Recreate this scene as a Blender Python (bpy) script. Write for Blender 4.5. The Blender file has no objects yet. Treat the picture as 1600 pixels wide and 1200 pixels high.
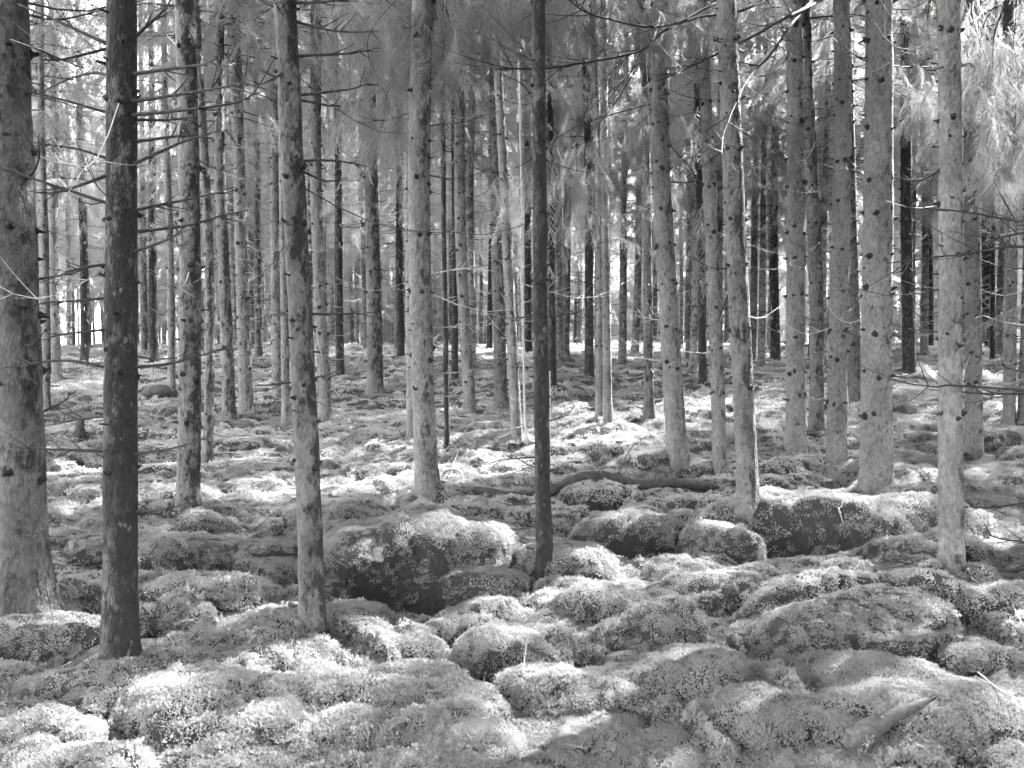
import bpy, math, random
import numpy as np
from mathutils import Vector
random.seed(7); rng = np.random.default_rng(7)
S = bpy.context.scene
# ------------------------------------------------------------------ camera
FPX, CX, CY, CAMZ = 1400.0, 800.0, 600.0, 1.6          # focal length in photo pixels (1600 wide)
PITCH = math.atan(60/1400)
cam_d = bpy.data.cameras.new('camera'); cam = bpy.data.objects.new('camera', cam_d)
S.collection.objects.link(cam); S.camera = cam
cam_d.sensor_width = 36; cam_d.lens = 36*FPX/1600; cam_d.clip_start = .05; cam_d.clip_end = 900
cam.location = (0, 0, CAMZ); cam.rotation_euler = (math.pi/2-PITCH, 0, 0)
# ------------------------------------------------------------------ sky, sun, exposure (the picture is black and white: neutral light)
SUN_EL, SUN_AZ = math.radians(43), math.radians(50)     # azimuth clockwise from the view direction
world = bpy.data.worlds.new('World'); S.world = world; world.use_nodes = True
wn = world.node_tree; bg = wn.nodes['Background']
sky = wn.nodes.new('ShaderNodeTexSky'); sky.sky_type = 'NISHITA'; sky.sun_disc = False
sky.sun_elevation = SUN_EL; sky.sun_rotation = SUN_AZ
bw = wn.nodes.new('ShaderNodeRGBToBW')
wn.links.new(sky.outputs[0], bw.inputs[0]); wn.links.new(bw.outputs[0], bg.inputs[0]); bg.inputs[1].default_value = .15
TOSUN = np.array([math.sin(SUN_AZ)*math.cos(SUN_EL), math.cos(SUN_AZ)*math.cos(SUN_EL), math.sin(SUN_EL)])
sun_d = bpy.data.lights.new('sun', 'SUN'); sun = bpy.data.objects.new('sun', sun_d); S.collection.objects.link(sun)
sun_d.energy = 3.6; sun_d.angle = math.radians(.53); sun_d.color = (1, 1, 1)
sun.rotation_euler = Vector(TOSUN).to_track_quat('Z', 'Y').to_euler(); sun.location = (10, 10, 30)
vs = S.view_settings; vs.view_transform = 'Standard'; vs.look = 'None'; vs.exposure = 4.8; vs.gamma = 1; vs.use_curve_mapping = False
S.render.engine = 'CYCLES'
S.cycles.use_denoising = True; S.cycles.max_bounces = 3; S.cycles.diffuse_bounces = 2; S.cycles.transmission_bounces = 2
S.cycles.glossy_bounces = 1; S.cycles.caustics_reflective = False; S.cycles.caustics_refractive = False
S.cycles.use_adaptive_sampling = True; S.cycles.adaptive_threshold = .035; S.cycles.adaptive_min_samples = 24; S.cycles.use_light_tree = False
# ------------------------------------------------------------------ helpers
def ss(a, b, x):
    t = np.clip((x-a)/(b-a), 0, 1); return t*t*(3-2*t)
def hsh(ix, iy, s=0):
    n = (ix.astype(np.int64)*374761393 + iy.astype(np.int64)*668265263 + s*974634211) & 0xffffffff
    n = ((n ^ (n >> 13))*1274126177) & 0xffffffff
    return ((n ^ (n >> 16)) & 0xffff)/65535.0
def vnoise(x, y, s=0):
    ix, iy = np.floor(x), np.floor(y); fx, fy = x-ix, y-iy
    fx = fx*fx*(3-2*fx); fy = fy*fy*(3-2*fy)
    return (hsh(ix, iy, s)*(1-fx)+hsh(ix+1, iy, s)*fx)*(1-fy) + (hsh(ix, iy+1, s)*(1-fx)+hsh(ix+1, iy+1, s)*fx)*fy
def fbm(x, y, s=0, o=3):
    v = 0; a = .5
    for k in range(o):
        v = v+a*(vnoise(x*2**k+k*7.3, y*2**k-k*3.1, s+k)-.5); a *= .5
    return v
def worley(x, y, s=0):
    ix, iy = np.floor(x), np.floor(y); best = np.full(np.shape(x), 9.); bid = np.zeros(np.shape(x))
    for a in (-1, 0, 1):
        for b in (-1, 0, 1):
            cx, cy = ix+a, iy+b
            d = (cx+hsh(cx, cy, s)-x)**2 + (cy+hsh(cx, cy, s+5)-y)**2
            m = d < best; best = np.where(m, d, best); bid = np.where(m, hsh(cx, cy, s+9), bid)
    return best, bid
def link(o, parent=None):
    S.collection.objects.link(o)
    if parent is not None: o.parent = parent
    return o
def mesh_of(name, V, F, mat, smooth=False):
    me = bpy.data.meshes.new(name); V = np.asarray(V, np.float32); F = np.asarray(F, np.int32)
    me.vertices.add(len(V)); me.vertices.foreach_set('co', V.ravel())
    k = F.shape[1]; me.loops.add(F.size); me.loops.foreach_set('vertex_index', F.ravel())
    me.polygons.add(len(F)); me.polygons.foreach_set('loop_start', np.arange(0, F.size, k, dtype=np.int32))
    me.polygons.foreach_set('loop_total', np.full(len(F), k, np.int32))
    if smooth: me.polygons.foreach_set('use_smooth', np.ones(len(F), bool))
    me.update(calc_edges=True); me.validate()
    if mat: me.materials.append(mat)
    return me
def obj(name, V, F, mat, parent=None, smooth=True, loc=None):
    o = bpy.data.objects.new(name, mesh_of(name, V, F, mat, smooth)); link(o, parent)
    if loc is not None: o.location = loc
    return o
def tag(o, label=None, cat=None, group=None, kind=None):
    if label: o['label'] = label
    if cat: o['category'] = cat
    if group: o['group'] = group
    if kind: o['kind'] = kind
    return o
class MB:                                        # collects tubes and builds them in batches of equal size
    def __init__(s): s.v = []; s.f = []; s.n = 0; s.q = {}; s.full = False
    def add(s, V, F):
        s.v.append(np.asarray(V, float)); s.f.append(np.asarray(F, int)+s.n); s.n += len(V)
    def tube(s, P, R, seg=5, cap=True):
        P = np.asarray(P, float); s.full = True
        s.q.setdefault((len(P), seg, cap), []).append((P, np.broadcast_to(np.asarray(R, float), (len(P),))))
    def get(s):
        for (n, seg, cap), l in s.q.items():
            P = np.stack([a for a, _ in l]); R = np.stack([b for _, b in l]); K = len(l)
            T = np.gradient(P, axis=1); T /= np.linalg.norm(T, axis=2)[..., None]+1e-9
            a = np.cross(T, [0.31, .2, 1.]); a /= np.linalg.norm(a, axis=2)[..., None]+1e-9; b = np.cross(T, a); th = np.arange(seg)*2*math.pi/seg
            V = P[:, :, None]+R[:, :, None, None]*(np.cos(th)[:, None]*a[:, :, None]+np.sin(th)[:, None]*b[:, :, None])
            V = V.reshape(K, n*seg, 3); i, j = np.meshgrid(np.arange(n-1), np.arange(seg), indexing='ij'); k = (j+1) % seg
            F = np.stack([i*seg+j, i*seg+k, (i+1)*seg+k, (i+1)*seg+j], -1).reshape(-1, 4)
            if cap:                               # close both ends with fans of quads
                V = np.concatenate([V, P[:, :1], P[:, -1:]], 1); c0, c1 = n*seg, n*seg+1
                for q in range(0, seg-1, 2): F = np.vstack([F, [[c0, (q+2) % seg, q+1, q], [c1, (n-1)*seg+q, (n-1)*seg+q+1, (n-1)*seg+(q+2) % seg]]])
            m = V.shape[1]; s.add(V.reshape(-1, 3), (F[None]+np.arange(K)[:, None, None]*m).reshape(-1, 4))
        s.q = {}; return np.vstack(s.v), np.vstack(s.f)
def build(mb, name, mat, parent=None, smooth=True):
    V, F = mb.get(); return obj(name, V, F, mat, parent, smooth)
def curve(pts, n=10):                            # Catmull-Rom through the given points
    P = np.asarray(pts, float); P = np.vstack([2*P[0]-P[1], P, 2*P[-1]-P[-2]]); out = []
    for i in range(1, len(P)-2):
        t = np.linspace(0, 1, n, endpoint=False)[:, None]; a, b, c, d = P[i-1:i+3]
        out.append(.5*(2*b+(c-a)*t+(2*a-5*b+4*c-d)*t*t+(3*b-a-3*c+d)*t**3))
    return np.vstack(out+[P[-2:-1]])
# photo pixel -> world
def ray(px, py):
    dx, dy = (np.asarray(px, float)-CX)/FPX, (CY-np.asarray(py, float))/FPX
    return np.stack([dx, math.cos(PITCH)+dy*math.sin(PITCH), -math.sin(PITCH)+dy*math.cos(PITCH)], -1)
def at(px, py, Y):
    d = ray(px, py); return np.array([0, 0, CAMZ])+d*(Y/d[..., 1])[..., None] if np.ndim(px) else np.array([0, 0, CAMZ])+d*(Y/d[1])
# ------------------------------------------------------------------ materials (all greys)
def mat(name):
    m = bpy.data.materials.new(name); m.use_nodes = True; t = m.node_tree; b = t.nodes['Principled BSDF']
    b.inputs['Roughness'].default_value = .85; b.inputs['Specular IOR Level'].default_value = .25
    return m, t, b
def N(t, typ, **k):
    n = t.nodes.new(typ)
    for a, v in k.items():
        if a.startswith('i_'): n.inputs[a[2:].replace('_', ' ')].default_value = v
        else: setattr(n, a, v)
    return n
def ramp(t, src, stops):
    r = t.nodes.new('ShaderNodeValToRGB'); el = r.color_ramp.elements
    while len(el) < len(stops): el.new(.5)
    for e, (p, c) in zip(el, stops): e.position = p; e.color = (c, c, c, 1)
    t.links.new(src, r.inputs[0]); return r.outputs[0]
def mul(t, a, b, op='MULTIPLY'):
    n = t.nodes.new('ShaderNodeMath'); n.operation = op
    for i, x in enumerate((a, b)):
        if isinstance(x, (int, float)): n.inputs[i].default_value = x
        else: t.links.new(x, n.inputs[i])
    return n.outputs[0]
def bark(name, lo, hi, mott, mcol, side):
    m, t, b = mat(name); L = t.links.new
    tc = N(t, 'ShaderNodeTexCoord'); oi = N(t, 'ShaderNodeObjectInfo')
    off = N(t, 'ShaderNodeVectorMath', operation='ADD'); mr = mul(t, oi.outputs['Random'], 37.)
    cb = N(t, 'ShaderNodeCombineXYZ'); L(mr, cb.inputs[0]); L(mr, cb.inputs[2])
    L(tc.outputs['Object'], off.inputs[0]); L(cb.outputs[0], off.inputs[1])
    st = N(t, 'ShaderNodeMapping'); st.inputs['Scale'].default_value = (1, 1, .55); L(off.outputs[0], st.inputs[0]); P = st.outputs[0]
    n1 = N(t, 'ShaderNodeTexNoise', i_Scale=5., i_Detail=2., i_Roughness=.6); L(P, n1.inputs['Vector'])
    n2 = N(t, 'ShaderNodeTexNoise', i_Scale=42., i_Detail=2., i_Roughness=.65); L(P, n2.inputs['Vector'])
    v = N(t, 'ShaderNodeTexVoronoi', feature='F1', i_Scale=75.); L(P, v.inputs['Vector'])
    n3 = N(t, 'ShaderNodeTexNoise', i_Scale=13., i_Detail=4., i_Roughness=.78); L(P, n3.inputs['Vector'])
    base = ramp(t, n1.outputs[0], [(.3, lo), (.68, hi)])
    fine = ramp(t, n2.outputs[0], [(.3, .62), (.6, 1.12)])
    edge = ramp(t, v.outputs[0], [(.1, 1.06), (.75, .78)])
    c = mul(t, mul(t, base, fine), edge)
    # dark scales and algae, biased to +x to paint in each stem's shaded side
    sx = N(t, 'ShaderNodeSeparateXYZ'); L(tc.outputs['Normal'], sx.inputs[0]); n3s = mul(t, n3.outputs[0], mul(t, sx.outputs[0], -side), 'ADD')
    pm = ramp(t, n3s, [(mott-.06, 0), (mott+.05, 1)])          # 0 where dark scales, algae and painted side shade sit
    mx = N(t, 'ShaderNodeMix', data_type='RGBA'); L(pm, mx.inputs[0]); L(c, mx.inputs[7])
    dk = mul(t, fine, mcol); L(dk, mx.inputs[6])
    n4 = N(t, 'ShaderNodeTexNoise', i_Scale=34., i_Detail=1.); L(P, n4.inputs['Vector'])
    lm = ramp(t, n4.outputs[0], [(.70, 0), (.76, .6)])                    # pale lichen flecks
    mx2 = N(t, 'ShaderNodeMix', data_type='RGBA'); L(lm, mx2.inputs[0]); L(mx.outputs[2], mx2.inputs[6]); mx2.inputs[7].default_value = (hi*1.25,)*3+(1,)
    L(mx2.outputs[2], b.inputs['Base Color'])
    h = mul(t, mul(t, mul(t, edge, .6), mul(t, fine, .5), 'ADD'), mul(t, pm, -.35), 'ADD')
    bp = N(t, 'ShaderNodeBump', i_Strength=.9, i_Distance=.02); L(h, bp.inputs['Height']); L(bp.outputs[0], b.inputs['Normal'])
    return m
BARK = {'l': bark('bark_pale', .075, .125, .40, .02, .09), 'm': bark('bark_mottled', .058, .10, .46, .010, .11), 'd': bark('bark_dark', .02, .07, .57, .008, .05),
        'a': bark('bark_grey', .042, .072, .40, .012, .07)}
def far_bark():
    m, t, b = mat('bark_far'); tc = N(t, 'ShaderNodeTexCoord'); n = N(t, 'ShaderNodeTexNoise', i_Scale=9., i_Detail=2., i_Roughness=.7); oi = N(t, 'ShaderNodeObjectInfo')
    t.links.new(tc.outputs['Object'], n.inputs['Vector']); a = ramp(t, n.outputs[0], [(.35, .02), (.6, .12)]); c = mul(t, a, ramp(t, oi.outputs['Random'], [(0, .45), (1, 1.25)])); t.links.new(c, b.inputs['Base Color']); return m
BARK['f'] = far_bark()
def leafy(name, c0, c1, trans):
    m, t, b = mat(name); L = t.links.new
    oi = N(t, 'ShaderNodeObjectInfo'); r = ramp(t, oi.outputs['Random'], [(0, c0), (1, c1)])
    df = N(t, 'ShaderNodeBsdfDiffuse'); tr = N(t, 'ShaderNodeBsdfTranslucent'); mx = N(t, 'ShaderNodeMixShader'); mx.inputs[0].default_value = trans
    L(r, df.inputs[0]); L(r, tr.inputs[0]); L(df.outputs[0], mx.inputs[1]); L(tr.outputs[0], mx.inputs[2])
    L(mx.outputs[0], t.nodes['Material Output'].inputs[0]); return m
M_NEEDLE = leafy('spruce_needles', .17, .29, .5)
M_MOSS = leafy('feather_moss', .24, .35, .35); M_MOSS2 = leafy('haircap_moss', .16, .25, .3)
M_GRASS = leafy('dry_grass', .1, .24, .3)
def plain(name, lo, hi, sc=30.):
    m, t, b = mat(name); tc = N(t, 'ShaderNodeTexCoord'); n = N(t, 'ShaderNodeTexNoise', i_Scale=sc, i_Detail=5.)
    t.links.new(tc.outputs['Object'], n.inputs['Vector']); c = ramp(t, n.outputs[0], [(.3, lo), (.7, hi)]); t.links.new(c, b.inputs['Base Color'])
    bp = N(t, 'ShaderNodeBump', i_Strength=.5, i_Distance=.01); t.links.new(n.outputs[0], bp.inputs['Height']); t.links.new(bp.outputs[0], b.inputs['Normal'])
    return m
M_DEAD = plain('dead_wood', .010, .035, 60.); M_PALE = plain('bleached_wood', .15, .28, 60.); M_KNOT = plain('knot_wood', .004, .014, 60.)  # pale wood: bleached sticks, and sunlight painted into twigs, saplings and root loop
M_ROCK = plain('mossy_rock', .015, .05, 12.); M_LOG = plain('rotten_log_bark', .01, .035, 25.); M_SLAB = plain('bark_slab', .02, .05, 60.)
M_SOIL = plain('forest_soil', .006, .024, 55.)
# ------------------------------------------------------------------ terrain height
def plane(y): return .043*np.clip(y, -3, 34)
def ground_plane(px, py):
    d = ray(px, py)
    t = CAMZ/np.maximum(.043*d[..., 1]-d[..., 2], 1e-4); p = d*t[..., None]; return p[..., 0], np.minimum(p[..., 1], 45)
# (px, py of footprint centre, half width px, depth factor, height px, sharpness): hummocks that can be told apart
MOUNDS = [(585, 902, 72, .9, 84, 3), (665, 893, 84, .8, 106, 3), (735, 893, 62, .9, 76, 2), (1270, 838, 150, .45, 62, 3), (1410, 838, 110, .5, 58, 3), (1130, 870, 62, .8, 62, 2),
 (985, 850, 85, .5, 52, 3), (1040, 1008, 62, .7, 62, 2), (950, 975, 66, .6, 50, 2), (800, 1038, 88, .6, 56, 2), (640, 1100, 90, .7, 52, 2), (725, 1120, 60, .7, 40, 2), (1290, 1020, 95, .6, 62, 2), (1385, 1000, 85, .6, 60, 2),
 (1080, 1095, 85, .6, 62, 2), (850, 1090, 62, .7, 44, 2), (1190, 1160, 78, .6, 58, 2), (1380, 1110, 90, .7, 62, 2), (265, 905, 44, .8, 58, 3), (60, 1030, 75, .5, 46, 3),
 (340, 960, 95, .5, 46, 2), (300, 1120, 110, .6, 56, 2), (530, 825, 70, .6, 36, 2), (690, 792, 58, .7, 34, 2), (930, 795, 62, .6, 38, 2), (1020, 742, 50, .7, 32, 2),
 (885, 905, 75, .6, 44, 2), (170, 1090, 110, .6, 44, 2), (1460, 975, 90, .5, 56, 2), (1555, 975, 70, .5, 56, 2), (75, 745, 62, .8, 44, 2), (245, 622, 30, .9, 20, 2),
 (1500, 1150, 120, .6, 64, 2), (1250, 920, 100, .4, 36, 2), (500, 1090, 90, .5, 36, 2), (1130, 940, 60, .6, 34, 2), (1545, 700, 55, .7, 30, 2), (30, 1160, 60, .7, 40, 2),
 (560, 985, 46, .7, 36, 2), (1520, 1060, 70, .6, 50, 2), (760, 930, 60, .5, 30, 2), (420, 1010, 60, .5, 30, 2), (950, 690, 60, .6, 22, 2), (770, 700, 60, .6, 20, 2)]
PITS = [(610, 950, 95, .5, 84), (1240, 868, 160, .35, 34), (990, 880, 85, .35, 34), (700, 945, 60, .4, 18)]
def _mw(l):
    out = []
    for m in l:
        x, y = ground_plane(float(m[0]), float(m[1])); s = y/FPX
        out.append((float(x), float(y), m[2]*s, max(.16, m[2]*s*m[3]*1.3), m[4]*s)+tuple(m[5:]))
    return out
MW, PW = _mw(MOUNDS), _mw(PITS)
TREEMOUNDS = []
def height(x, y, mounds=True):
    x = np.asarray(x, float); y = np.asarray(y, float); z = plane(y)
    r = np.hypot(x, y); wx = x+.35*fbm(x*1.1, y*1.1, 31); wy = y+.35*fbm(x*1.1+9, y*1.1, 37)
    z = z+.34*fbm(x*.16, y*.16, 3, 2)*ss(4, 14, r)+.16*fbm(x*.7, y*.7, 11, 2)
    f1, id1 = worley(wx*1.15, wy*1.5, 1); f2, id2 = worley(wx*2.6+3, wy*3.2, 2)
    amp = .4+1.0*vnoise(x*.45, y*.45, 77)
    def dome(f, k): k = np.clip(1-f*k, 0, 1); return (k*(2-k)+1e-5)**.72
    z = z+amp*(.13*(.3+.9*id1)*dome(f1, 1.6)+.095*(.15+id2)*dome(f2, 1.8)-.06)
    f3, id3 = worley(wx*5.6+7, wy*6.4, 4); z = z+.036*(.3+id3)*dome(f3, 1.7)*(1-ss(14, 26, r))
    z = z+.045*fbm(x*5, y*5, 21, 3)
    if mounds:
        w1, w2 = x+.12*fbm(x*3, y*3, 5), y+.12*fbm(x*3, y*3, 6)
        top = np.zeros_like(z); any_ = np.zeros_like(z)
        for (mx, my, a, b, h, p) in MW:
            q = ((w1-mx)/a)**2+((w2-my)/b)**2
            if p == 3: t = np.clip(1-q/1.35, 0, 1)**.42*(1+.22*fbm(x*4, y*4, 15))
            else: t = np.clip(1-q/1.35, 0, 1); t = np.sqrt(t*(2-t)+1e-6)*ss(0, .12, t)
            top = np.maximum(top, h*t); any_ = np.maximum(any_, np.minimum(1, t*1.3))
        z = z-any_*.55*(z-plane(y))+top
        for (mx, my, a, b, h) in PW:
            q = ((x-mx)/a)**2+((y-my)/b)**2; z = z-h*(1-ss(.1, 1.2, q))
        for (mx, my, rr, h) in TREEMOUNDS:
            m = (abs(x-mx) < rr*3) & (abs(y-my) < rr*3)
            if m.any(): z = z+np.where(m, h*np.exp(-((x-mx)**2+(y-my)**2)/(rr*rr)), 0)
    return z
def hit(px, py):                                  # photo pixel -> first point on the terrain
    d = ray(px, py); d = d/d[1]; y0 = float(ground_plane(float(px), float(py))[1]); ys = np.exp(np.linspace(math.log(max(2.0, y0*.62)), math.log(min(60, y0*1.5+1)), 260))
    P = np.array([0, 0, CAMZ])+d*ys[:, None]; z = height(P[:, 0], P[:, 1]); k = np.nonzero(P[:, 2] <= z)[0]
    i = k[0] if len(k) else -1; return P[i, 0], P[i, 1], z[i]
def hz(x, y): return float(height(np.array([x]), np.array([y]))[0])
# ------------------------------------------------------------------ prototypes for foliage and moss (kept out of the scene, instanced by the crowns and the moss carpet)
def proto_collection(name, meshes):
    c = bpy.data.collections.new(name)
    for i, me in enumerate(meshes): c.objects.link(bpy.data.objects.new('%s_%02d' % (name, i), me))
    return c
def needles_on(A, B, n, ln, w, r, V, spread=1.0):     # n triangles along the segment A-B
    t = r.random(n); P = A+(B-A)*t[:, None]; D = (B-A)/np.linalg.norm(B-A)
    a = np.cross(D, [0, .2, 1.]); a /= np.linalg.norm(a); b = np.cross(D, a)
    th = np.where(r.random(n) < .75, np.where(r.random(n) < .5, 0, math.pi)+r.normal(0, .55, n), r.uniform(0, 6.28, n))
    O = np.cos(th)[:, None]*a+np.sin(th)[:, None]*b; Q = O*spread+D*r.uniform(.4, 1.0, n)[:, None]; Q /= np.linalg.norm(Q, axis=1)[:, None]
    W = np.cross(Q, D); W /= np.linalg.norm(W, axis=1)[:, None]+1e-6
    L = ln*r.uniform(.7, 1.15, n)[:, None]
    V.append(np.stack([P-W*w, P+W*w, P+Q*L], 1).reshape(-1, 3))
def make_spray(seed, ln=.62, droop=.35):
    r = np.random.default_rng(seed); V = []; n = 11; t = np.linspace(0, 1, n)
    P = np.stack([ln*t, .05*ln*np.sin(t*4+seed), -droop*ln*t**1.7], 1)
    for i in range(n-1):
        needles_on(P[i], P[i+1], 16, .018, .0021, r, V)
        w = .0045*(1-t[i])+.0015; d = P[i+1]-P[i]
        for ax in ((0, 1, 0), (0, 0, 1)):
            o = np.array(ax)*w; V.append(np.array([P[i]-o, P[i]+o, P[i+1]])); V.append(np.array([P[i]+o, P[i+1]+o*.8, P[i+1]-o*.8]))
    for k in range(30):
        u = .06+.92*(k+r.random()*.6)/30.6; i = min(int(u*(n-1)), n-2); A = P[i]+(P[i+1]-P[i])*(u*(n-1)-i)
        s = 1 if k % 2 else -1; l = (.19*(1-u)**.8+.045)*r.uniform(.6, 1.2)
        D = np.array([r.uniform(.5, .9), s*r.uniform(.5, 1.), -r.uniform(.1, .9)]); D /= np.linalg.norm(D); B = A+D*l*.55
        C = B+(D+np.array([.1, 0, -.5]))*l*.5
        needles_on(A, B, int(20+l*110), .018, .0021, r, V); needles_on(B, C, int(20+l*110), .017, .0021, r, V)
        for (X, Y) in ((A, B), (B, C)):
            V.append(np.array([X-[0, 0, .0015], X+[0, 0, .0015], Y])); V.append(np.array([X-[.0015, 0, 0], X+[.0015, 0, 0], Y]))
    V = np.vstack(V); return mesh_of('needle_spray', V, np.arange(len(V)).reshape(-1, 3), M_NEEDLE)
SPRAYS = proto_collection('needle_spray', [make_spray(s, .62, dr) for s, dr in enumerate((.1, .3, .45, .6, .8, 1.1))])
def make_tuft(seed, kind):                           # a small mat of many short feathery shoots
    r = np.random.default_rng(100+seed); V = []
    for k in range(84):
        a = r.uniform(0, 6.28); rad = .085*math.sqrt(r.random()); p = np.array([math.cos(a)*rad, math.sin(a)*rad, -.006-.8*rad*rad])
        til = r.uniform(.3, 1.25) if kind else r.uniform(.1, .9); b = a+r.normal(0, 1.1); ln = r.uniform(.016, .03)
        D = np.array([math.cos(b)*math.sin(til), math.sin(b)*math.sin(til), math.cos(til)]); sd = np.cross(D, [0, 0, 1.]); sd /= np.linalg.norm(sd)+1e-6
        nn = np.cross(sd, D)
        V.append(np.array([p-sd*.001, p+sd*.001, p+D*ln]))
        for j in range(5):
            u = .3+.7*j/5; q = p+D*ln*u; l = ln*(.42*(1-u)+.2)*r.uniform(.7, 1.2)
            for s in (-1, 1):
                if kind: e = (sd*s*.9+D*.55+nn*r.normal(0, .3))
                else:
                    g = r.uniform(0, 6.28); e = sd*math.cos(g)+nn*math.sin(g)+D*.5
                e /= np.linalg.norm(e); w = np.cross(e, nn if kind else D); w /= np.linalg.norm(w)+1e-6
                V.append(np.array([q-w*.0022, q+w*.0022, q+e*l]))
    V = np.vstack(V); return mesh_of('moss_tuft', V, np.arange(len(V)).reshape(-1, 3), M_MOSS if kind else M_MOSS2)
TUFTS = proto_collection('moss_tuft', [make_tuft(s, s % 2) for s in range(6)])
def gn_instancer(name, coll):
    g = bpy.data.node_groups.new(name, 'GeometryNodeTree')
    g.interface.new_socket('Geometry', in_out='INPUT', socket_type='NodeSocketGeometry'); g.interface.new_socket('Geometry', in_out='OUTPUT', socket_type='NodeSocketGeometry')
    i, o = g.nodes.new('NodeGroupInput'), g.nodes.new('NodeGroupOutput'); ci = g.nodes.new('GeometryNodeCollectionInfo')
    ci.inputs['Collection'].default_value = coll; ci.inputs['Separate Children'].default_value = True; ci.inputs['Reset Children'].default_value = True
    ip = g.nodes.new('GeometryNodeInstanceOnPoints'); ip.inputs['Pick Instance'].default_value = True
    def na(nm, ty):
        n = g.nodes.new('GeometryNodeInputNamedAttribute'); n.data_type = ty; n.inputs['Name'].default_value = nm; return n.outputs['Attribute']
    e2r = g.nodes.new('FunctionNodeEulerToRotation'); g.links.new(na('rot', 'FLOAT_VECTOR'), e2r.inputs[0])
    g.links.new(i.outputs[0], ip.inputs['Points']); g.links.new(ci.outputs[0], ip.inputs['Instance']); g.links.new(na('idx', 'INT'), ip.inputs['Instance Index'])
    g.links.new(e2r.outputs[0], ip.inputs['Rotation']); g.links.new(na('scl', 'FLOAT'), ip.inputs['Scale']); g.links.new(ip.outputs[0], o.inputs[0])
    return g
G_SPRAY, G_MOSS = gn_instancer('foliage', SPRAYS), gn_instancer('moss_carpet', TUFTS)
def points_obj(name, P, R, SC, IDX, group, m, parent=None):
    me = bpy.data.meshes.new(name); me.vertices.add(len(P)); me.vertices.foreach_set('co', np.asarray(P, np.float32).ravel())
    for nm, ty, key, d in (('rot', 'FLOAT_VECTOR', 'vector', R), ('scl', 'FLOAT', 'value', SC), ('idx', 'INT', 'value', IDX)):
        a = me.attributes.new(nm, ty, 'POINT'); a.data.foreach_set(key, np.asarray(d, np.int32 if ty == 'INT' else np.float32).ravel())
    me.materials.append(m); o = bpy.data.objects.new(name, me); link(o, parent)
    md = o.modifiers.new('instances', 'NODES'); md.node_group = group; return o
def eulers(D, roll, up=(0, 0, 1.)):              # rotation whose local X is D, local Z close to up, rolled
    D = D/np.linalg.norm(D, axis=1)[:, None]; yaw = np.arctan2(D[:, 1], D[:, 0]); pit = -np.arcsin(np.clip(D[:, 2], -1, 1))
    return np.stack([roll, pit, yaw], 1)
# ------------------------------------------------------------------ sun flecks: gaps in the canopy along these lines let the sun down to the floor
FLECKS = [(740, 700, .1), (790, 692, .12), (830, 690, .1), (900, 692, .12), (950, 684, .12), (590, 715, .1), (640, 705, .1), (600, 745, .12), (650, 770, .12), (560, 770, .1),
 (720, 745, .1), (100, 735, .12), (340, 815, .09), (385, 825, .09), (400, 770, .1), (450, 765, .08), (425, 1012, .03), (470, 1032, .04), (700, 860, .1), (735, 880, .1),
 (600, 850, .06), (680, 955, .06), (725, 940, .06), (800, 860, .08), (830, 875, .06), (880, 910, .06), (940, 905, .05), (990, 825, .06), (1040, 835, .06), (1130, 850, .05), (1210, 785, .08), (1280, 780, .08), (1320, 770, .08),
 (1420, 745, .08), (1450, 738, .08), (1040, 985, .05), (830, 1080, .05), (1410, 1035, .04), (1560, 855, .08), (1590, 870, .08), (1580, 1145, .04), (1185, 605, .2), (40, 1020, .05), (20, 1130, .04),
 (130, 600, .2), (240, 635, .15), (1460, 590, .25), (1530, 590, .25), (560, 600, .2), (880, 640, .15), (1140, 630, .15), (1560, 640, .15), (430, 600, .2), (120, 790, .06), (760, 560, .3), (1190, 555, .3), (980, 560, .3), (300, 560, .3), (1500, 560, .3), (640, 822, .06), (690, 832, .07), (605, 842, .05), (665, 825, .06), (725, 850, .06), (1180, 800, .05), (1350, 795, .06),
 (900, 1050, .04), (1100, 1060, .05), (1180, 1105, .05), (1480, 1050, .04), (1330, 1085, .05), (1500, 930, .05), (1250, 930, .05), (950, 940, .05), (1060, 1150, .04), (780, 1140, .04)]
TRUNK_LIT = [(216, 170, 4.2, .07), (216, 130, 4.2, .07), (218, 700, 4.2, .06), (218, 790, 4.2, .06), (218, 880, 4.2, .06), (218, 960, 4.2, .06), (684, 640, 7.9, .08), (684, 720, 7.9, .08), (820, 470, 10.4, .1), (821, 540, 10.4, .1),
 (822, 610, 10.4, .1), (823, 670, 10.4, .1), (1321, 150, 13.5, .1), (1321, 260, 13.5, .1), (1321, 370, 13.5, .1), (1321, 480, 13.5, .1), (516, 900, 4.6, .06), (516, 820, 4.6, .06), (860, 600, 5.6, .06), (860, 660, 5.6, .06), (312, 650, 7.4, .07), (70, 250, 9, .2), (70, 120, 9, .2), (262, 200, 12, .2), (262, 350, 12, .2), (305, 60, 7.4, .1), (305, 160, 7.4, .1)]
BEAMS = []
def beams_init():
    for (px, py, r) in FLECKS:
        x, y, z = hit(px, py); BEAMS.append((x, y, z, r*(1.35 if py < 960 else 1.1)))
    for (px, py, Y, r) in TRUNK_LIT: BEAMS.append(tuple(at(px, py, Y))+(r,))
def clear_of_beams(P, pad=.2):
    keep = np.ones(len(P), bool)
    for (x, y, z, r) in BEAMS:
        q = P-np.array([x, y, z]); t = q@TOSUN; d2 = (q*q).sum(1)-t*t
        keep &= ~((t > 0) & (d2 < (r+pad)**2))
    return keep
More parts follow.
